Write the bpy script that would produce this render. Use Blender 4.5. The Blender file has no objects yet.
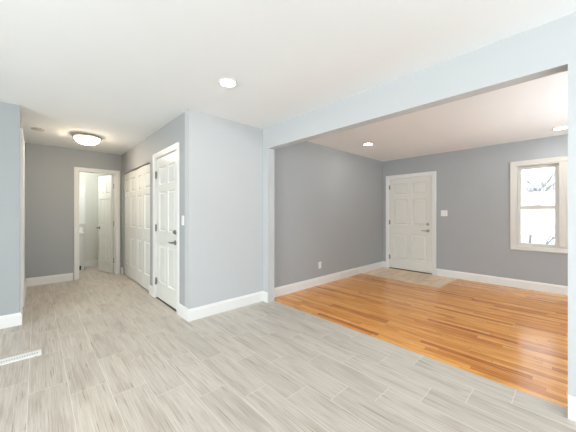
import bpy, bmesh, math, random
from mathutils import Vector, Matrix
random.seed(7)
sc = bpy.context.scene
COL = sc.collection

# ------------------------------------------------------------------ camera
cam = bpy.data.cameras.new('camera'); co = bpy.data.objects.new('camera', cam); COL.objects.link(co)
cam.sensor_width = 36; cam.lens = 268.2/576*36; cam.shift_y = -2.2/576; cam.clip_start = .02; cam.clip_end = 300
co.location = (0, 0, 1.234); co.rotation_euler = (math.pi/2, 0, -math.radians(43.2))
sc.camera = co

# ------------------------------------------------------------------ world: bright overcast winter sky
w = bpy.data.worlds.new('sky'); sc.world = w; w.use_nodes = True
bg = w.node_tree.nodes['Background']; bg.inputs[0].default_value = (.90, .95, 1.0, 1); bg.inputs[1].default_value = 2.5

# ------------------------------------------------------------------ large daylight sources at the window openings, and an added front room fill
def area(name, loc, direction, sx, sy, power, color, spread=180):
    l = bpy.data.lights.new(name, 'AREA'); l.shape = 'RECTANGLE'; l.size = sx; l.size_y = sy
    l.energy = power; l.color = color; l.spread = math.radians(spread)
    o = bpy.data.objects.new(name, l); COL.objects.link(o); o.location = loc
    o.rotation_euler = Vector(direction).to_track_quat('-Z', 'Z').to_euler()
    return o
area('daylight_left_window', (-3.27, .9, 1.25), (1, 0, 0), 3.0, 1.8, 232, (.91, .965, 1), 165)
area('daylight_back_window', (1.2, -2.57, 1.25), (0, 1, .28), 1.8, 1.8, 64, (.90, .96, 1))
area('living_ceiling_fill', (4.1, -2.27, 1.35), (0, 1, 1.6), 1.6, 1.2, 98, (.90, .96, 1), 125)  # added fill light, tilted up to brighten the front room ceiling
pt = area('living_window_portal', (5.99, .1, 1.37), (-1, 0, 0), 1.1, 1.34, 1, (1, 1, 1)); pt.data.cycles.is_portal = True

# ------------------------------------------------------------------ view
sc.view_settings.view_transform = 'Standard'; sc.view_settings.look = 'None'
sc.view_settings.gamma = 1; sc.view_settings.use_curve_mapping = False
sc.view_settings.exposure = 0.0

# ------------------------------------------------------------------ node helpers
def new_mat(name):
    m = bpy.data.materials.new(name); m.use_nodes = True
    return m, m.node_tree, m.node_tree.nodes['Principled BSDF']
class NB:
    def __init__(s, nt): s.nt = nt
    def n(s, t, **k):
        x = s.nt.nodes.new(t)
        for a, b in k.items(): setattr(x, a, b)
        return x
    def put(s, sock, v):
        if isinstance(v, (int, float)): sock.default_value = v
        elif isinstance(v, (tuple, list)): sock.default_value = v
        else: s.nt.links.new(v, sock)
    def m(s, op, a, b=0, c=None):
        x = s.n('ShaderNodeMath', operation=op); s.put(x.inputs[0], a); s.put(x.inputs[1], b)
        if c is not None: s.put(x.inputs[2], c)
        return x.outputs[0]
    def xyz(s, a, b, c):
        x = s.n('ShaderNodeCombineXYZ')
        for i, v in enumerate((a, b, c)): s.put(x.inputs[i], v)
        return x.outputs[0]
    def coords(s):
        t = s.n('ShaderNodeTexCoord'); x = s.n('ShaderNodeSeparateXYZ'); s.nt.links.new(t.outputs['Object'], x.inputs[0])
        return x.outputs[0], x.outputs[1], x.outputs[2], t.outputs['Object']
    def noise(s, vec, scale, detail=3, rough=.5):
        x = s.n('ShaderNodeTexNoise'); s.put(x.inputs['Vector'], vec); x.inputs['Scale'].default_value = scale
        x.inputs['Detail'].default_value = detail; x.inputs['Roughness'].default_value = rough
        return x.outputs['Fac']
    def white(s, vec):
        x = s.n('ShaderNodeTexWhiteNoise', noise_dimensions='3D'); s.put(x.inputs['Vector'], vec); return x.outputs['Value']
    def mix(s, f, a, b, bt='MIX'):
        x = s.n('ShaderNodeMix', data_type='RGBA', blend_type=bt); s.put(x.inputs['Factor'], f)
        s.put(x.inputs['A'], a); s.put(x.inputs['B'], b); return x.outputs['Result']
    def ramp(s, f, stops):
        x = s.n('ShaderNodeValToRGB'); s.put(x.inputs[0], f); e = x.color_ramp.elements
        while len(e) < len(stops): e.new(.5)
        for i, (p, c) in enumerate(stops): e[i].position = p; e[i].color = c
        return x.outputs[0]
    def mr(s, v, a, b, c, d):
        x = s.n('ShaderNodeMapRange'); s.put(x.inputs[0], v)
        for i, q in enumerate((a, b, c, d)): x.inputs[i+1].default_value = q
        return x.outputs[0]
    def bump(s, bs, h, strength, dist):
        x = s.n('ShaderNodeBump'); x.inputs['Strength'].default_value = strength; x.inputs['Distance'].default_value = dist
        s.nt.links.new(h, x.inputs['Height']); s.nt.links.new(x.outputs[0], bs.inputs['Normal'])

def paint(name, col, rough=.6, bump=.0, scale=300, spec=.5):
    m, nt, bs = new_mat(name); b = NB(nt); x, y, z, v = b.coords()
    n = b.noise(v, 2.5, 2)
    c2 = tuple(k*.97 for k in col)
    nt.links.new(b.mix(n, (*col, 1), (*c2, 1)), bs.inputs['Base Color'])
    bs.inputs['Roughness'].default_value = rough
    bs.inputs['Specular IOR Level'].default_value = spec
    if bump: b.bump(bs, b.noise(v, scale, 2), bump, .001)
    return m
def metal(name, col, rough=.3):
    m, nt, bs = new_mat(name); b = NB(nt); x, y, z, v = b.coords()
    bs.inputs['Base Color'].default_value = (*col, 1); bs.inputs['Metallic'].default_value = 1
    nt.links.new(b.mr(b.noise(v, 60, 2), 0, 1, rough*.8, rough*1.2), bs.inputs['Roughness'])
    return m
def glow(name, col, strength):
    m, nt, bs = new_mat(name)
    bs.inputs['Base Color'].default_value = (.9, .9, .9, 1)
    bs.inputs['Emission Color'].default_value = (*col, 1); bs.inputs['Emission Strength'].default_value = strength
    return m

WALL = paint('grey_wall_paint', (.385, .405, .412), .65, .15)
WALL_LIT = paint('lit_wall_paint', (.53, .548, .553), .65, .15)  # lighter copy of the grey paint, daylight put into the colour
BATHWALL = paint('pale_bath_paint', (.70, .71, .65), .6, .1)
CEIL = paint('ceiling_paint', (.86, .875, .875), .9, .2, 200, .2)
TRIM = paint('white_trim_paint', (.80, .80, .78), .35)
DOORP = paint('white_door_paint', (.77, .785, .745), .30)
FDOOR = paint('stone_white_door_paint', (.74, .735, .68), .4)
CREAM = paint('cream_window_paint', (.62, .60, .55), .4)
PLAST = paint('white_plastic', (.84, .84, .82), .35)
BEIGE = paint('shaded_plastic', (.46, .43, .38), .5)
NICKEL = metal('satin_nickel', (.66, .64, .60), .35)
DNICKEL = metal('dark_nickel', (.30, .28, .26), .35)
CHROME = metal('bright_chrome', (.8, .8, .8), .12)
DARK = paint('dark_slot', (.03, .03, .03), .7)
BRONZE = metal('bronze_sill', (.16, .12, .09), .45)
COUNTER = paint('white_countertop', (.86, .86, .84), .15)
LAMPW = glow('warm_glass_bowl', (1, .79, .59), 43)
LAMPB = glow('bath_fill_bowl', (1, .98, .92), 48)
LAMPR = glow('downlight_lens', (1, .94, .86), 80)
SNOW = paint('snow', (.86, .88, .92), .8)
BARK = paint('bark', (.27, .26, .26), .9)
ROAD = paint('wet_road', (.20, .21, .24), .6)

def glass_mat():
    m = bpy.data.materials.new('window_glass'); m.use_nodes = True; nt = m.node_tree
    for x in list(nt.nodes): nt.nodes.remove(x)
    b = NB(nt); out = b.n('ShaderNodeOutputMaterial'); t = b.n('ShaderNodeBsdfTransparent'); g = b.n('ShaderNodeBsdfGlossy')
    t.inputs[0].default_value = (.97, .98, .98, 1); g.inputs['Roughness'].default_value = .02
    f = b.n('ShaderNodeFresnel'); f.inputs[0].default_value = 1.45
    mx = b.n('ShaderNodeMixShader'); nt.links.new(f.outputs[0], mx.inputs[0]); nt.links.new(t.outputs[0], mx.inputs[1]); nt.links.new(g.outputs[0], mx.inputs[2])
    nt.links.new(mx.outputs[0], out.inputs[0]); return m
GLASS = glass_mat()

def plank_tile(name, swap=False, x0=-.04, y0=2.55, tint=(1, 1, 1), joint=(.72, .68, .62), jw=.0011):
    """wood-look porcelain planks, 0.2085 x 0.62 m, laid in a one third step"""
    m, nt, bs = new_mat(name); b = NB(nt); x, y, z, v = b.coords()
    if swap: x, y = y, x
    W, L = .2085, .62
    u = b.m('DIVIDE', b.m('SUBTRACT', x, x0), W); col = b.m('FLOOR', u); fu = b.m('FRACT', u)
    q = b.m('DIVIDE', b.m('ADD', b.m('SUBTRACT', y, y0), b.m('MULTIPLY', col, .2067)), L)
    row = b.m('FLOOR', q); fq = b.m('FRACT', q)
    du = b.m('MULTIPLY', b.m('MINIMUM', fu, b.m('SUBTRACT', 1, fu)), W)
    dq = b.m('MULTIPLY', b.m('MINIMUM', fq, b.m('SUBTRACT', 1, fq)), L)
    d = b.m('MINIMUM', du, dq)
    grout = b.mr(d, jw, jw+.001, 1, 0)
    r = b.white(b.xyz(col, row, 3.3)); r2 = b.white(b.xyz(row, col, 9.1))
    gv = b.xyz(b.m('ADD', b.m('MULTIPLY', x, 125), b.m('MULTIPLY', r, 90)), b.m('ADD', b.m('MULTIPLY', y, 2.6), b.m('MULTIPLY', r2, 50)), 0)
    g = b.noise(gv, 1, 6, .72)
    cloud = b.noise(b.xyz(b.m('ADD', b.m('MULTIPLY', x, 15), b.m('MULTIPLY', r, 40)), b.m('ADD', b.m('MULTIPLY', y, 1.9), b.m('MULTIPLY', r2, 40)), 0), 1, 3)
    def t(c): return (c[0]*tint[0], c[1]*tint[1], c[2]*tint[2], 1)
    c = b.ramp(g, [(.30, t((.39, .34, .28))), (.45, t((.54, .49, .425))), (.60, t((.63, .585, .525)))])
    k = b.ramp(cloud, [(.30, (.80, .775, .74, 1)), (.50, (.97, .965, .955, 1)), (.7, (1.02, 1.02, 1.01, 1))])
    c = b.mix(1.0, c, k, 'MULTIPLY')
    # dark knotty streaks
    sv = b.xyz(b.m('ADD', b.m('MULTIPLY', x, 62), b.m('MULTIPLY', r2, 70)), b.m('ADD', b.m('MULTIPLY', y, 2.6), b.m('MULTIPLY', r, 30)), 4)
    s = b.mr(b.noise(sv, 1, 3), .63, .70, 0, .6)
    c = b.mix(s, c, t((.20, .16, .125)))
    tone = b.mr(r, 0, 1, .94, 1.05)
    hs = b.n('ShaderNodeHueSaturation'); b.put(hs.inputs['Color'], c); b.put(hs.inputs['Value'], tone)
    c = b.mix(grout, hs.outputs[0], (*joint, 1))
    nt.links.new(c, bs.inputs['Base Color'])
    nt.links.new(b.mr(g, .2, .8, .42, .32), bs.inputs['Roughness'])
    h = b.m('SUBTRACT', b.m('MULTIPLY', g, .15), grout)
    b.bump(bs, h, .35, .0015)
    return m
TILE = plank_tile('grey_wood_look_tile')
ENTRY = plank_tile('entry_wood_look_tile', True, 1.52, 4.88, (1.45, 1.19, .93), (.40, .33, .25), .003)  # tint puts warm bounce light into the tile colour

def hardwood():
    m, nt, bs = new_mat('oak_strip_floor'); b = NB(nt); x, y, z, v = b.coords()
    W, L = .057, .8
    u = b.m('DIVIDE', b.m('SUBTRACT', x, 2.462), W); col = b.m('FLOOR', u); fu = b.m('FRACT', u)
    off = b.white(b.xyz(col, 1.7, 0))
    q = b.m('ADD', b.m('DIVIDE', y, L), b.m('MULTIPLY', off, 7)); row = b.m('FLOOR', q); fq = b.m('FRACT', q)
    du = b.m('MULTIPLY', b.m('MINIMUM', fu, b.m('SUBTRACT', 1, fu)), W)
    dq = b.m('MULTIPLY', b.m('MINIMUM', fq, b.m('SUBTRACT', 1, fq)), L)
    gap = b.mr(b.m('MINIMUM', du, dq), .0005, .0014, 1, 0)
    r = b.white(b.xyz(col, row, 5)); r2 = b.white(b.xyz(row, col, 8))
    g = b.noise(b.xyz(b.m('ADD', b.m('MULTIPLY', x, 130), b.m('MULTIPLY', r, 90)), b.m('ADD', b.m('MULTIPLY', y, 3.0), b.m('MULTIPLY', r2, 50)), 0), 1, 4, .6)
    base = b.ramp(r, [(0, (.44, .14, .024, 1)), (.12, (.62, .225, .042, 1)), (.5, (.78, .325, .062, 1)), (1, (.88, .43, .105, 1))])
    gr = b.ramp(g, [(.36, (.50, .36, .27, 1)), (.50, (.97, .96, .95, 1)), (.66, (1.0, 1.0, 1.0, 1))])
    c = b.mix(.8, base, gr, 'MULTIPLY')
    c = b.mix(b.mr(g, .56, .70, 0, .45), c, (.93, .60, .29, 1))
    c = b.mix(b.m('MULTIPLY', gap, .85), c, (.14, .06, .025, 1))
    nt.links.new(c, bs.inputs['Base Color'])
    nt.links.new(b.mr(g, .2, .8, .22, .16), bs.inputs['Roughness'])
    b.bump(bs, b.m('SUBTRACT', b.m('MULTIPLY', g, .12), gap), .2, .001)
    return m
OAK = hardwood()

# ------------------------------------------------------------------ mesh helpers
def box(bm, x0, x1, y0, y1, z0, z1, bev=0):
    vs = [bm.verts.new((x, y, z)) for x in (x0, x1) for y in (y0, y1) for z in (z0, z1)]
    fs = [(0, 1, 3, 2), (4, 6, 7, 5), (0, 4, 5, 1), (2, 3, 7, 6), (0, 2, 6, 4), (1, 5, 7, 3)]
    faces = [bm.faces.new([vs[i] for i in f]) for f in fs]
    if bev:
        es = list({e for f in faces for e in f.edges})
        bmesh.ops.bevel(bm, geom=es, offset=bev, segments=2, affect='EDGES', profile=.6)
def lathe(bm, prof, n=32, loc=(0, 0, 0), axis='Z', cap=True):
    """prof: list of (radius, height)"""
    def mp(r, a, h):
        c, s = r*math.cos(a), r*math.sin(a)
        p = {'Z': (c, s, h), 'X': (h, c, s), 'Y': (c, h, s)}[axis]
        return (p[0]+loc[0], p[1]+loc[1], p[2]+loc[2])
    rings = [[bm.verts.new(mp(r, 2*math.pi*i/n, h)) for i in range(n)] for r, h in prof]
    for a, b_ in zip(rings, rings[1:]):
        for i in range(n): bm.faces.new((a[i], a[(i+1) % n], b_[(i+1) % n], b_[i]))
    if cap: bm.faces.new(rings[0]); bm.faces.new(rings[-1])
def sweep(bm, path, prof, mp, side=1, closed=False):
    """mitred moulding: path in a plane, prof = [(offset, height)], mp(a, b, h) -> 3D"""
    P = [Vector(p) for p in path]; n = len(P); rings = []
    for i in range(n):
        def nrm(a, b_):
            d = (b_-a).normalized(); return Vector((-d.y, d.x))*side
        if closed: n1, n2 = nrm(P[i-1], P[i]), nrm(P[i], P[(i+1) % n])
        else:
            n1 = nrm(P[i-1], P[i]) if i else nrm(P[0], P[1]); n2 = nrm(P[i], P[i+1]) if i < n-1 else n1
        mt = (n1+n2); mt = mt/ (mt.dot(n1)) if abs(mt.dot(n1)) > 1e-6 else n1
        rings.append([bm.verts.new(mp(P[i].x+mt.x*o, P[i].y+mt.y*o, h)) for o, h in prof])
    k = len(prof); rng = range(n) if closed else range(n-1)
    for i in rng:
        a, b_ = rings[i], rings[(i+1) % n]
        for j in range(k): bm.faces.new((a[j], a[(j+1) % k], b_[(j+1) % k], b_[j]))
    if not closed: bm.faces.new(rings[0]); bm.faces.new(rings[-1])
def obj(name, bm, mat, parent=None, smooth=False, loc=None, rot=None):
    bmesh.ops.recalc_face_normals(bm, faces=bm.faces)
    me = bpy.data.meshes.new(name); bm.to_mesh(me); bm.free(); me.materials.append(mat)
    if smooth:
        for p in me.polygons: p.use_smooth = True
        try: me.set_sharp_from_angle(angle=math.radians(40))
        except Exception: pass
    o = bpy.data.objects.new(name, me); COL.objects.link(o)
    if parent: o.parent = parent
    if loc: o.location = loc
    if rot is not None: o.rotation_euler = (0, 0, rot)
    return o
def tag(o, label, cat, group=None, kind=None):
    o['label'] = label; o['category'] = cat
    if group: o['group'] = group
    if kind: o['kind'] = kind
    return o
def empty(name, loc, rz=0):
    o = bpy.data.objects.new(name, None); COL.objects.link(o); o.location = loc; o.rotation_euler = (0, 0, rz); o.empty_display_size = .1
    return o
def boxes(name, lst, mat, parent=None, bev=0, **k):
    bm = bmesh.new()
    for a in lst: box(bm, *a, bev)
    return obj(name, bm, mat, parent, **k)
def struct(name, lst, mat, label, cat):
    return tag(boxes(name, lst, mat), label, cat, kind='structure')
def copy_tree(o, parent=None):
    c = o.copy(); COL.objects.link(c); c.parent = parent
    for ch in list(o.children): copy_tree(ch, c)
    return c

H = 2.44
XH, XB, XB2, XF, YR, YHF, YW, XW = 1.281, 2.352, 2.467, 5.864, 3.03, 6.368, 4.213, -.132
YS0, YS1, ZB = .024, 2.91, 2.145       # wide opening between the rooms

# ------------------------------------------------------------------ shell
struct('floor_tile', [(-3.3, 2.462, -2.6, 7.85, -.06, 0)], TILE, 'pale grey wood-look tile floor in long planks, foreground and hallway', 'floor')
struct('floor_hardwood', [(2.462, 4.9, -2.3, 3.145, -.06, 0), (4.9, 5.98, -2.3, 1.52, -.06, 0)], OAK, 'glossy orange oak strip floor of the front room', 'floor')
struct('floor_entry', [(4.9, 5.98, 1.52, 3.145, -.06, 0)], ENTRY, 'small tile patch, warm bounce light painted in, on the floor in front of the entry door', 'floor')
struct('ceiling', [(-3.3, 5.98, -2.6, 7.85, H, H+.06)], CEIL, 'white ceiling running over both rooms and the hallway', 'ceiling')
struct('wall_recess', [(XH, XB2, YR, YR+.115, 0, H)], WALL_LIT, 'grey wall, daylight painted in, between the hallway corner and the wide opening', 'wall')
struct('wall_living', [(XB2, 5.98, YR, YR+.115, 0, H)], WALL, 'medium grey front room wall with the outlet', 'wall')
struct('wall_partition', [(XB, XB2, YS1, YR, 0, ZB), (XB, XB2, YS0, YR, ZB, H), (XB, XB2, -2.5, YS0, 0, H)], WALL_LIT,
       'grey partition, daylight painted in, with beam over the wide opening between the rooms', 'wall')
# far wall with entry door and twin window
DY0, DY1, DZ = 1.945, 2.895, 2.04
WY0, WY1, WZ0, WZ1 = -.467, .667, .70, 2.04
struct('wall_front', [(XF, 5.98, DY1, YR, 0, H), (XF, 5.98, DY0, DY1, DZ, H), (XF, 5.98, WY1, DY0, 0, H), (XF, 5.98, WY0, WY1, 0, WZ0),
                      (XF, 5.98, WY0, WY1, WZ1, H), (XF, 5.98, -2.315, WY0, 0, H)], WALL, 'medium grey wall with the entry door and the window', 'wall')
struct('wall_living_back', [(XB2, 3.3, -2.315, -2.2, 0, H), (4.9, XF, -2.315, -2.2, 0, H), (3.3, 4.9, -2.315, -2.2, 0, .75), (3.3, 4.9, -2.315, -2.2, 1.95, H)],
       WALL, 'grey rear wall of the front room with an added opening for fill light', 'wall')
# hallway right wall: garage door + closet
GY0, GY1 = 3.375, 4.215
CY0, CY1, CZ = 4.476, 6.245, 2.04
struct('wall_hall_right', [(XH, XH+.115, YR+.115, GY0, 0, H), (XH, XH+.115, GY0, GY1, 2.055, H), (XH, XH+.115, GY1, CY0, 0, H),
                           (XH, XH+.115, CY0, CY1, CZ, H), (XH, XH+.115, CY1, YHF, 0, H)], WALL, 'grey hallway wall holding the closet and the panelled door', 'wall')
struct('wall_closet', [(2.0, 2.1, YR+.115, YHF, 0, H), (XH+.115, 2.0, 4.31, 4.41, 0, H)], WALL, 'inner closet wall behind the folding doors', 'wall')
# hallway end wall with bathroom doorway
BX0, BX1, BZ = .565, 1.195, 2.055
struct('wall_hall_end', [(-.25, BX0, YHF, YHF+.115, 0, H), (BX0, BX1, YHF, YHF+.115, BZ, H), (BX1, 2.1, YHF, YHF+.115, 0, H)], WALL,
       'grey wall at the end of the hallway around the bathroom doorway', 'wall')
# hallway left wall
LY0, LY1, LZ = 4.365, 4.99, 2.14
struct('wall_hall_left', [(XW-.115, XW, YW+.115, LY0, 0, H), (XW-.115, XW, LY0, LY1, LZ, H), (XW-.115, XW, LY1, YHF, 0, H)], WALL, 'hallway left wall seen edge on', 'wall')
struct('wall_left_front', [(-3.2, XW, YW, YW+.115, 0, H)], WALL, 'pale blue grey wall at the left edge beside the hallway', 'wall')
struct('wall_left', [(-3.315, -3.2, -2.5, -.6, 0, H), (-3.315, -3.2, 2.4, YW+.115, 0, H), (-3.315, -3.2, -.6, 2.4, 0, .35), (-3.315, -3.2, -.6, 2.4, 2.15, H)],
       WALL, 'left side wall of the main room with a wide window opening', 'wall')
struct('wall_back', [(-3.315, .3, -2.615, -2.5, 0, H), (2.1, XB2, -2.615, -2.5, 0, H), (.3, 2.1, -2.615, -2.5, 0, .35), (.3, 2.1, -2.615, -2.5, 2.15, H)],
       WALL, 'rear wall of the main room with a wide window opening', 'wall')
# bathroom
struct('wall_bath', [(.05, 2.1, 7.75, 7.85, 0, H), (.05, .15, YHF+.115, 7.75, 0, H), (1.95, 2.1, YHF+.115, 7.75, 0, H)], BATHWALL, 'cream white bathroom walls beyond the open door', 'wall')

# ------------------------------------------------------------------ baseboards
BPROF = [(0, 0), (.016, 0), (.016, .112), (.012, .120), (.010, .130), (.005, .137), (0, .137)]
def baseboard(name, path, side, label):
    bm = bmesh.new(); sweep(bm, path, BPROF, lambda a, b_, h: (a, b_, h), side)
    return tag(obj(name, bm, TRIM), label, 'baseboard', kind='structure')
baseboard('baseboard_recess', [(XH, 3.303), (XH, YR), (XB, YR), (XB, YS1)], -1, 'white baseboard wrapping the hallway corner and the bright recessed wall')
baseboard('baseboard_living', [(XB2, YR), (XF, YR), (XF, 2.957)], -1, 'white baseboard along the front room wall with the outlet')
baseboard('baseboard_front', [(XF, 1.883), (XF, -2.2), (XB2, -2.2), (XB2, YS0)], -1, 'white baseboard from the entry door along under the window')
baseboard('baseboard_pillar', [(XB, YS0), (XB, -2.5)], -1, 'white baseboard at the foot of the near pillar, right edge')
baseboard('baseboard_hall', [(XH, CY0-.002), (XH, 4.292)], -1, 'short white baseboard piece between closet and panelled door')
baseboard('baseboard_hall_corner', [(1.266, YHF), (XH, YHF), (XH, CY1+.002)], -1, 'tiny white baseboard piece in the hallway corner by the closet')
baseboard('baseboard_hall_end', [(XW, 5.07), (XW, YHF), (.499, YHF)], -1, 'white baseboard under the grey wall left of the bathroom doorway')
baseboard('baseboard_left', [(-3.2, YW), (XW, YW), (XW, 4.292)], -1, 'white baseboard under the wall at the left edge')
baseboard('baseboard_bath', [(.80, 7.75), (1.95, 7.75), (1.95, YHF+.115)], -1, 'white baseboard in the bathroom behind the open door')

# ------------------------------------------------------------------ doors
CPROF = [(0, 0), (0, .009), (.006, .013), (.03, .015), (.055, .019), (.066, .019), (.07, .015), (.07, 0)]
def casing(parent, s0, s1, z1, mp, name='casing'):
    bm = bmesh.new(); sweep(bm, [(s0, 0), (s0, z1), (s1, z1), (s1, 0)], CPROF, mp, 1)
    return obj(name, bm, TRIM, parent)
ROWS = [(.25, .79), (.99, 1.55), (1.65, 1.90)]
def leaf_mesh(wd, ht, th, cols, rows=ROWS, z0=.012, stile=.1, mid=.09):
    """panelled leaf: u along X from 0, thickness along Y centred, both faces raised-and-fielded"""
    bm = bmesh.new()
    cw = (wd-2*stile-(cols-1)*mid)/cols
    us = [(stile+i*(cw+mid), stile+i*(cw+mid)+cw) for i in range(cols)]
    box(bm, 0, stile, -th/2, th/2, z0, ht); box(bm, wd-stile, wd, -th/2, th/2, z0, ht)
    for i in range(cols-1):
        for v0, v1 in rows: box(bm, us[i][1], us[i+1][0], -th/2, th/2, v0, v1)
    zz = [z0]+[q for r in rows for q in r]+[ht]
    for k in range(0, len(zz), 2): box(bm, stile, wd-stile, -th/2, th/2, zz[k], zz[k+1])
    rec, e1, e2, rise = .014, .009, .038, .012
    for (u0, u1) in us:
        for (v0, v1) in rows:
            for s in (-1, 1):
                def ring(i, y): return [bm.verts.new((a, s*y, c)) for a, c in ((u0+i, v0+i), (u1-i, v0+i), (u1-i, v1-i), (u0+i, v1-i))]
                ee = min(e2, (u1-u0)*.28)
                R = [ring(0, th/2), ring(e1, th/2-rec), ring(e1+.008, th/2-rec), ring(ee, th/2-rec+rise)]
                for a, b_ in zip(R, R[1:]):
                    for i in range(4): bm.faces.new((a[i], a[(i+1) % 4], b_[(i+1) % 4], b_[i]))
                bm.faces.new(R[-1])
    return bm
def hinge(parent, p, ax, sgn=1):
    """butt hinge at p; ax 'x' = wall plane normal along x"""
    bm = bmesh.new(); x, y, z = p
    lathe(bm, [(.0, -.054), (.006, -.052), (.0085, -.048), (.0085, .048), (.006, .052), (.0, .054)], 10, p, 'Z', cap=False)
    if ax == 'x': box(bm, x+.004*sgn, x+.007*sgn, y-.022, y+.018, z-.043, z+.043)
    else: box(bm, x-.002, x+.002, y-.022, y+.020, z-.043, z+.043)
    return obj('hinge', bm, DNICKEL, parent, True)
def lever(parent, p, n, along, mat=DNICKEL, name='door_handle'):
    """rose + neck + lever; n = unit normal, along = direction the lever points"""
    n = Vector(n).normalized(); a = Vector(along).normalized(); P = Vector(p); up = Vector((0, 0, 1))
    M = Matrix((a, up, n)).transposed()
    bm = bmesh.new()
    lathe(bm, [(0, 0), (.032, 0), (.032, .006), (.027, .011), (.012, .013), (.011, .048), (.0, .05)], 24, cap=False)
    pts = [(-.014, 0, .050, .011), (0, 0, .052, .0115), (.03, .001, .054, .0095), (.07, .002, .053, .0085), (.105, 0, .050, .007), (.118, -.003, .048, .004)]
    prev = None; first = None
    for (u, v, h, r) in pts:
        rg = [bm.verts.new((u, v+r*math.cos(t*math.pi/4), h+r*.7*math.sin(t*math.pi/4))) for t in range(8)]
        if prev:
            for i in range(8): bm.faces.new((prev[i], prev[(i+1) % 8], rg[(i+1) % 8], rg[i]))
        else: first = rg
        prev = rg
    bm.faces.new(first); bm.faces.new(prev)
    for v in bm.verts: v.co = M @ v.co + P
    return obj(name, bm, mat, parent, True)
def deadbolt(parent, p, n, mat=DNICKEL):
    n = Vector(n).normalized(); up = Vector((0, 0, 1)); M = Matrix((up.cross(n), up, n)).transposed()
    bm = bmesh.new(); lathe(bm, [(0, 0), (.030, 0), (.030, .008), (.025, .014), (.010, .016), (.009, .022), (0, .022)], 24, cap=False)
    box(bm, -.005, .005, -.016, .016, .02, .034, .002)
    for v in bm.verts: v.co = M @ v.co + Vector(p)
    return obj('deadbolt', bm, mat, parent, True)
def dstruct(name, loc, label, cat='door'):
    return tag(empty(name, loc), label, cat, kind='structure')

# entry door (front wall)
d = dstruct('door_1', (0, 0, 0), 'pale greige six panel entry door in the front room wall')
casing(d, DY0+.015, DY1-.015, 2.025, lambda s, z, h: (XF-h, s, z))
boxes('jamb', [(XF, 5.98, DY0, DY0+.02, 0, DZ), (XF, 5.98, DY1-.02, DY1, 0, DZ), (XF, 5.98, DY0+.02, DY1-.02, DZ-.02, DZ),
               (5.926, 5.94, DY0+.02, DY0+.032, .02, DZ-.02), (5.926, 5.94, DY1-.032, DY1-.02, .02, DZ-.02)], TRIM, d)
boxes('threshold', [(XF-.004, 5.98, DY0+.02, DY1-.02, 0, .018)], BRONZE, d, .002)
lw = DY1-DY0-.04-.006
lf = obj('door_leaf', leaf_mesh(lw, DZ-.024, .044, 2, z0=.022, stile=.11, mid=.10), FDOOR, d, loc=(XF+.032, DY0+.023, 0), rot=math.pi/2)
for z in (.26, 1.045, 1.83): hinge(d, (XF-.004, DY1-.022, z), 'x')
lever(d, (XF+.010, 2.05, .885), (-1, 0, 0), (0, 1, 0)); deadbolt(d, (XF+.010, 2.05, 1.02), (-1, 0, 0))

# panelled door by the corner (hall right wall)
d = dstruct('door_2', (0, 0, 0), 'white six panel door with lever on the hallway wall near the corner')
casing(d, GY0+.002, GY1+.003, 2.042, lambda s, z, h: (XH-h, s, z))
boxes('jamb', [(XH, XH+.115, GY0, GY0+.02, 0, 2.055), (XH, XH+.115, GY1-.02, GY1, 0, 2.055), (XH, XH+.115, GY0+.02, GY1-.02, 2.035, 2.055),
               (XH+.062, XH+.075, GY0+.02, GY0+.032, 0, 2.035), (XH+.062, XH+.075, GY1-.032, GY1-.02, 0, 2.035)], TRIM, d)
boxes('threshold', [(XH+.004, XH+.115, GY0+.02, GY1-.02, 0, .010)], BRONZE, d)
lf = obj('door_leaf', leaf_mesh(GY1-GY0-.046, 2.031, .04, 2, z0=.018), DOORP, d, loc=(XH+.034, GY0+.023, 0), rot=math.pi/2)
for z in (.25, 1.03, 1.80): hinge(d, (XH-.004, GY1-.022, z), 'x')
lever(d, (XH+.014, 3.475, .865), (-1, 0, 0), (0, 1, 0)); deadbolt(d, (XH+.014, 3.475, 1.0), (-1, 0, 0))

# closet bifold doors
LWD = (CY1-CY0)/4
for n, (ya, lab) in enumerate(((CY0, 'cream white bifold closet door nearer the camera'), (CY0+2*LWD, 'cream white bifold closet door nearer the bathroom'))):
    d = dstruct('door_%d' % (3+n), (XH+.045, ya, 0), lab)
    a = math.radians(2.2); g = .003
    l = obj('door_panel', leaf_mesh(LWD-2*g, 2.022, .03, 1, z0=.018, stile=.085), DOORP, d, loc=(0, g, 0), rot=math.pi/2+a)
    l = obj('door_panel', leaf_mesh(LWD-2*g, 2.022, .03, 1, z0=.018, stile=.085), DOORP, d, loc=(-math.sin(a)*LWD, LWD*math.cos(a)+g, 0), rot=math.pi/2-a)
struct('trim_1', [(XH+.022, XH+.068, CY0, CY1, CZ-.013, CZ)], DNICKEL, 'dark metal track along the top of the closet opening', 'trim')

# bathroom doorway, door standing open inwards
d = dstruct('door_5', (0, 0, 0), 'white six panel bathroom door standing open at the end of the hallway')
casing(d, BX0+.019, BX1-.014, 2.040, lambda s, z, h: (s, YHF-h, z))
boxes('jamb', [(BX0, BX0+.02, YHF, YHF+.115, 0, BZ), (BX1-.02, BX1, YHF, YHF+.115, 0, BZ), (BX0+.02, BX1-.02, YHF, YHF+.115, BZ-.02, BZ),
               (BX0+.02, BX0+.032, YHF+.045, YHF+.06, 0, BZ-.02), (BX1-.032, BX1-.02, YHF+.045, YHF+.06, 0, BZ-.02)], TRIM, d)
ang = math.atan2(.576, -.150)
hx, hy = BX1-.028, YHF+.122
lf = obj('door_leaf', leaf_mesh(.575, 2.03, .035, 2, stile=.085, mid=.07), DOORP, d, loc=(hx-.022, hy+.01, 0), rot=ang)
nd = Vector((-math.sin(ang), math.cos(ang), 0)); ud = Vector((math.cos(ang), math.sin(ang), 0))
for z in (.27, 1.03, 1.80): hinge(d, (hx+.0, hy-.008, z), 'y')
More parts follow.
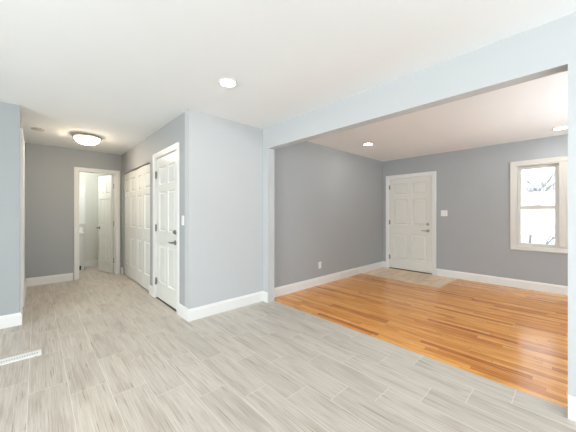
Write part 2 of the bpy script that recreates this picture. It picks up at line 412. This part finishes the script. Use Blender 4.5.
for s in (-1, 1):
    base = Vector((hx-.022, hy+.01, .935)) + ud*.52 + nd*s*.0175
    lever(d, base, nd*s, -ud)
# door on the hallway's left wall, seen edge on
d = dstruct('door_6', (0, 0, 0), 'cream cased narrow door in the hallway left wall, seen edge on')
casing(d, LY0-.003, LY1+.003, LZ-.006, lambda s, z, h: (XW+h, s, z))
boxes('jamb', [(XW-.115, XW, LY0, LY0+.02, 0, LZ), (XW-.115, XW, LY1-.02, LY1, 0, LZ), (XW-.115, XW, LY0+.02, LY1-.02, LZ-.02, LZ)], TRIM, d)
for k in range(1):
    wl = (LY1-LY0-.04)
    obj('door_leaf', leaf_mesh(wl-.006, LZ-.024, .035, 2), DOORP, d, loc=(XW-.07, LY0+.023+k*wl, 0), rot=math.pi/2)

# ------------------------------------------------------------------ window
wn = dstruct('window_1', (0, 0, 0), 'white framed double hung window beside the near pillar, snow outside', 'window')
bm = bmesh.new(); sweep(bm, [(WY0, WZ0), (WY0, WZ1), (WY1, WZ1), (WY1, WZ0)], CPROF, lambda s, z, h: (XF-h, s, z), 1, True); obj('casing', bm, CREAM, wn)
MY0, MY1 = .045, .155
boxes('mullion', [(XF-.012, 5.975, MY0, MY1, WZ0+.018, WZ1-.018)], CREAM, wn, .003)
boxes('jamb', [(XF, 5.98, WY0, WY0+.02, WZ0, WZ1), (XF, 5.98, WY1-.02, WY1, WZ0, WZ1), (XF, 5.98, WY0+.02, WY1-.02, WZ0, WZ0+.018), (XF, 5.98, WY0+.02, WY1-.02, WZ1-.018, WZ1)], CREAM, wn)
for (a, c) in ((MY1, WY1-.02), (WY0+.02, MY0)):
    for (z0, z1, x0, bot, top) in ((WZ0+.018, 1.368, XF+.030, .034, .060), (1.305, WZ1-.018, XF+.066, .060, .048)):
        sw = .045; x1 = x0+.032
        s = boxes('sash', [(x0, x1, a+.001, a+sw, z0+.001, z1-.001), (x0, x1, c-sw, c-.001, z0+.001, z1-.001), (x0, x1, a+sw, c-sw, z0+.001, z0+bot), (x0, x1, a+sw, c-sw, z1-top, z1-.001)], CREAM, wn)
        boxes('glass', [(x0+.013, x0+.019, a+sw, c-sw, z0+bot, z1-top)], GLASS, s)
    bm = bmesh.new(); box(bm, XF+.022, XF+.032, (a+c)/2-.03, (a+c)/2+.03, 1.366, 1.378, .002); obj('sash_lock', bm, PLAST, wn)

# ------------------------------------------------------------------ ceiling fixtures
def downlight(loc, label):
    r = tag(empty('recessed_light', loc), label, 'ceiling light', 'recessed downlights in the ceiling')
    bm = bmesh.new(); lathe(bm, [(.086, 0), (.088, -.003), (.084, -.007), (.068, -.009), (.064, -.004), (.062, -.001)], 40, cap=False); obj('trim_ring', bm, PLAST, r, True)
    bm = bmesh.new(); lathe(bm, [(0, -.0035), (.062, -.0035), (.062, -.001), (0, -.001)], 40, cap=False); obj('lens', bm, LAMPR, r)
    return r
dl = downlight((1.287, 2.175, H), 'round recessed light in the main room ceiling, nearest the camera')
for loc, lab in (((4.18, 2.43, H), 'round recessed light in the front room ceiling near the outlet wall'),
                 ((5.37, .13, H), 'round recessed light above the window, half hidden by the pillar')):
    c = copy_tree(dl); c.location = loc; c['label'] = lab
def flush_light(loc, mat, label, group=None):
    r = tag(empty('flush_ceiling_light', loc), label, 'ceiling light')
    bm = bmesh.new(); lathe(bm, [(0, 0), (.140, 0), (.172, -.012), (.190, -.030), (.190, -.040), (.182, -.046), (.164, -.048), (.162, -.040), (0, -.040)], 48, cap=False)
    obj('rim', bm, NICKEL, r, True)
    prof = [(.160*math.cos(t*math.pi/20), -.046-.092*math.sin(t*math.pi/20)) for t in range(0, 11)]
    bm = bmesh.new(); lathe(bm, prof, 48, cap=False); obj('glass_bowl', bm, mat, r, True)
    return r
flush_light((.575, 5.14, H), LAMPW, 'warm glowing bowl light with metal rim on the hallway ceiling')
flush_light((.62, 6.95, H), LAMPB, 'added bowl light on the bathroom ceiling, out of sight above the doorway')  # unseen fixture added to brighten the bathroom
sd = tag(empty('smoke_detector', (.02, 5.2, H)), 'flat round beige detector on the hallway ceiling left of the bowl light', 'smoke detector')
bm = bmesh.new(); lathe(bm, [(0, 0), (.072, 0), (.074, -.006), (.070, -.014), (.052, -.017), (0, -.018)], 36, cap=False); obj('housing', bm, BEIGE, sd, True)
bm = bmesh.new(); lathe(bm, [(0, -.0175), (.012, -.0175), (.011, -.021), (0, -.021)], 16, cap=False); obj('test_button', bm, PLAST, sd, True)

# ------------------------------------------------------------------ switches, outlet, register
def plate(name, label, cat, gangs, loc, rz, outlet=False):
    """local: X across, -Y out of the wall"""
    r = tag(empty(name, loc, rz), label, cat)
    wd = .070 if gangs == 1 else .116
    boxes('cover_plate', [(-wd/2, wd/2, -.006, 0, -.0575, .0575)], PLAST, r, .002)
    for g in range(gangs):
        cx = (g-(gangs-1)/2)*.046
        if outlet:
            for s in (-1, 1):
                bm = bmesh.new(); lathe(bm, [(0, 0), (.0165, 0), (.0165, -.0025), (0, -.0025)], 20, (cx, -.0058, s*.0195), 'Y', cap=False); k = obj('receptacle', bm, PLAST, r)
                boxes('slot', [(cx-.008, cx-.006, -.0088, -.008, s*.0195-.005, s*.0195+.005), (cx+.006, cx+.008, -.0088, -.008, s*.0195-.004, s*.0195+.004)], DARK, k)
        else:
            boxes('rocker', [(cx-.0165, cx+.0165, -.009, -.0055, -.033, .033)], TRIM, r, .0015)
    return r
plate('light_switch', 'single white switch plate between the panelled door and the wall corner', 'light switch', 1, (XH, 3.195, 1.155), -math.pi/2)
plate('light_switch', 'double white switch plate on the grey wall right of the entry door', 'light switch', 2, (XF, 1.746, 1.245), -math.pi/2)
plate('wall_outlet', 'white outlet low on the grey front room wall', 'outlet', 1, (3.605, YR, .34), 0, True)

fr = tag(empty('floor_register', (-.13, 3.25, 0)), 'long white slotted metal vent on the tile floor at the left edge', 'floor vent')
X0, X1, Y0, Y1 = -.165, .165, -.057, .057
boxes('frame', [(X0, X1, Y0, -.013, 0, .006), (X0, X1, .013, Y1, 0, .006), (X0, -.14, -.013, .013, 0, .006), (.14, X1, -.013, .013, 0, .006)], PLAST, fr)
boxes('backing', [(-.14, .14, -.013, .013, 0, .0015)], DARK, fr)
lv = [(-.14+i*.0155, -.14+i*.0155+.0095, a, c, .0015, .006) for i in range(19) for a, c in ((-.013, .013),) if -.14+i*.0155+.0095 < .141]
boxes('louvres', lv, PLAST, fr)

# ------------------------------------------------------------------ bathroom furniture
VAN = paint('vanity_paint', (.70, .70, .67), .4)
vn = tag(empty('bathroom_vanity', (.53, 7.55, 0)), 'small white vanity cabinet with drawer inside the bathroom', 'vanity')
vx0, vx1, vy0, vy1 = -.26, .24, -.185, .195
boxes('cabinet', [(vx0, vx1, vy0, vy1, .10, .80)], VAN, vn, .003)
for sx in (vx0, vx1-.05):
    for sy in (vy0, vy1-.05): boxes('leg', [(sx, sx+.05, sy, sy+.05, 0, .101)], VAN, vn, .003)
boxes('shade_panel', [(vx0+.05, vx1-.05, vy0+.06, vy0+.07, 0, .10)], DARK, vn)  # dark panel stands in for the shade under the cabinet
dr = boxes('drawer_front', [(vx0+.02, vx1-.02, vy0-.016, vy0-.0005, .63, .775)], VAN, vn, .003)
bm = bmesh.new(); lathe(bm, [(0, 0), (.006, 0), (.006, -.014), (.015, -.018), (.013, -.027), (0, -.029)], 16, (0, vy0-.016, .70), 'Y', cap=False); obj('knob', bm, DNICKEL, dr, True)
for k in range(2):
    a = vx0+.02+k*.231; c = a+.227
    f = boxes('cabinet_door', [(a, a+.045, vy0-.018, vy0-.0005, .13, .615), (c-.045, c, vy0-.018, vy0-.0005, .13, .615), (a+.045, c-.045, vy0-.018, vy0-.0005, .13, .175),
                               (a+.045, c-.045, vy0-.018, vy0-.0005, .57, .615), (a+.045, c-.045, vy0-.010, vy0-.0005, .175, .57)], VAN, vn)
    bm = bmesh.new(); lathe(bm, [(0, 0), (.006, 0), (.006, -.012), (.014, -.016), (.012, -.025), (0, -.027)], 16, ((c-.02) if k == 0 else (a+.02), vy0-.018, .55), 'Y', cap=False); obj('knob', bm, DNICKEL, f, True)
boxes('countertop', [(vx0-.01, vx1+.01, vy0-.02, vy1, .80, .835)], COUNTER, vn, .004)
boxes('backsplash', [(vx0-.01, vx1+.01, vy1-.018, vy1, .835, .93)], COUNTER, vn, .003)
bm = bmesh.new(); lathe(bm, [(.16, 0), (.165, .012), (.155, .014), (.12, .004), (.0, .002)], 32, (-.02, -.01, .835), cap=True); obj('basin', bm, COUNTER, vn, True)
bm = bmesh.new(); lathe(bm, [(0, 0), (.024, 0), (.022, .01), (.012, .02), (.011, .13), (.0, .135)], 16, (-.02, .145, .835), cap=False); box(bm, -.031, -.009, .05, .15, .945, .96, .004); obj('faucet', bm, CHROME, vn, True)
mi = tag(empty('medicine_cabinet', (.70, 7.75, 1.45)), 'white framed cabinet panel on the bathroom wall above the vanity', 'medicine cabinet')
boxes('cabinet_body', [(-.12, .14, -.03, -.001, -.45, .45)], TRIM, mi, .002)
boxes('cabinet_door', [(-.12, -.095, -.045, -.031, -.45, .45), (.115, .14, -.045, -.031, -.45, .45), (-.095, .115, -.045, -.031, -.45, -.425), (-.095, .115, -.045, -.031, .425, .45), (-.095, .115, -.036, -.031, -.425, .425)], TRIM, mi)

# ------------------------------------------------------------------ outside the window
def ground():
    bm = bmesh.new(); N = 60; x0, x1, y0, y1 = 6.0, 90, -40, 45; vs = []
    for i in range(N+1):
        for j in range(N+1):
            x = x0+(x1-x0)*(i/N)**2; y = y0+(y1-y0)*j/N
            z = -.55+.10*math.sin(x*.45+.3*y)*math.cos(y*.37)*min(1, (x-x0)/3)
            vs.append(bm.verts.new((x, y, z)))
    for i in range(N):
        for j in range(N): bm.faces.new((vs[i*(N+1)+j], vs[(i+1)*(N+1)+j], vs[(i+1)*(N+1)+j+1], vs[i*(N+1)+j+1]))
    return tag(obj('ground', bm, SNOW, smooth=True), 'snow covered ground outside the window', 'ground', kind='structure')
ground()
struct('road', [(46, 60, -40, 45, -.65, -.42)], ROAD, 'pale slushy street beyond the window', 'road')
def tree(name, loc, h, label, seed, cat='tree', lev=5, r0=.11, spread=.55, grp=None):
    rnd = random.Random(seed); bm = bmesh.new()
    def limb(p, d, ln, r, lv_):
        n = 3; pts = [p]; dd = d.copy()
        for k in range(n):
            dd = (dd+Vector((rnd.uniform(-.16, .16), rnd.uniform(-.16, .16), rnd.uniform(-.03, .10)))).normalized(); pts.append(pts[-1]+dd*ln/n)
        prev = None; s = 5 if r > .02 else 3
        for k, q in enumerate(pts):
            rr = r*(1-.45*k/n); ax = dd.orthogonal().normalized(); bx = dd.cross(ax)
            rg = [bm.verts.new(q+ax*rr*math.cos(2*math.pi*t/s)+bx*rr*math.sin(2*math.pi*t/s)) for t in range(s)]
            if prev:
                for i in range(s): bm.faces.new((prev[i], prev[(i+1) % s], rg[(i+1) % s], rg[i]))
            prev = rg
        if lv_ > 0:
            for k in range(3 if lv_ > 1 else 4):
                t = pts[-1] if k < 2 else pts[rnd.choice((1, 2))]
                nd_ = (dd+Vector((rnd.uniform(-1, 1), rnd.uniform(-1, 1), rnd.uniform(-.25, .5)))*spread*1.5).normalized()
                limb(t, nd_, ln*rnd.uniform(.62, .82), r*.58, lv_-1)
    limb(Vector((0, 0, -.08)), Vector((0, 0, 1)), h, r0, lev)
    return tag(obj(name, bm, BARK, loc=loc), label, cat, grp)
tree('bare_tree', (12.0, .95, -.5), 1.08, 'nearer bare leafless tree in the snow outside the window', 8, lev=6, r0=.060, spread=.62)
tree('bare_tree', (31, 2.4, -.4), 2.2, 'farther bare tree across the street outside the window', 11, lev=6, r0=.15)
tree('bare_shrub', (9.2, .36, -.5), .42, 'low leafless shrub just outside the window', 21, 'shrub', 5, .03, .6)
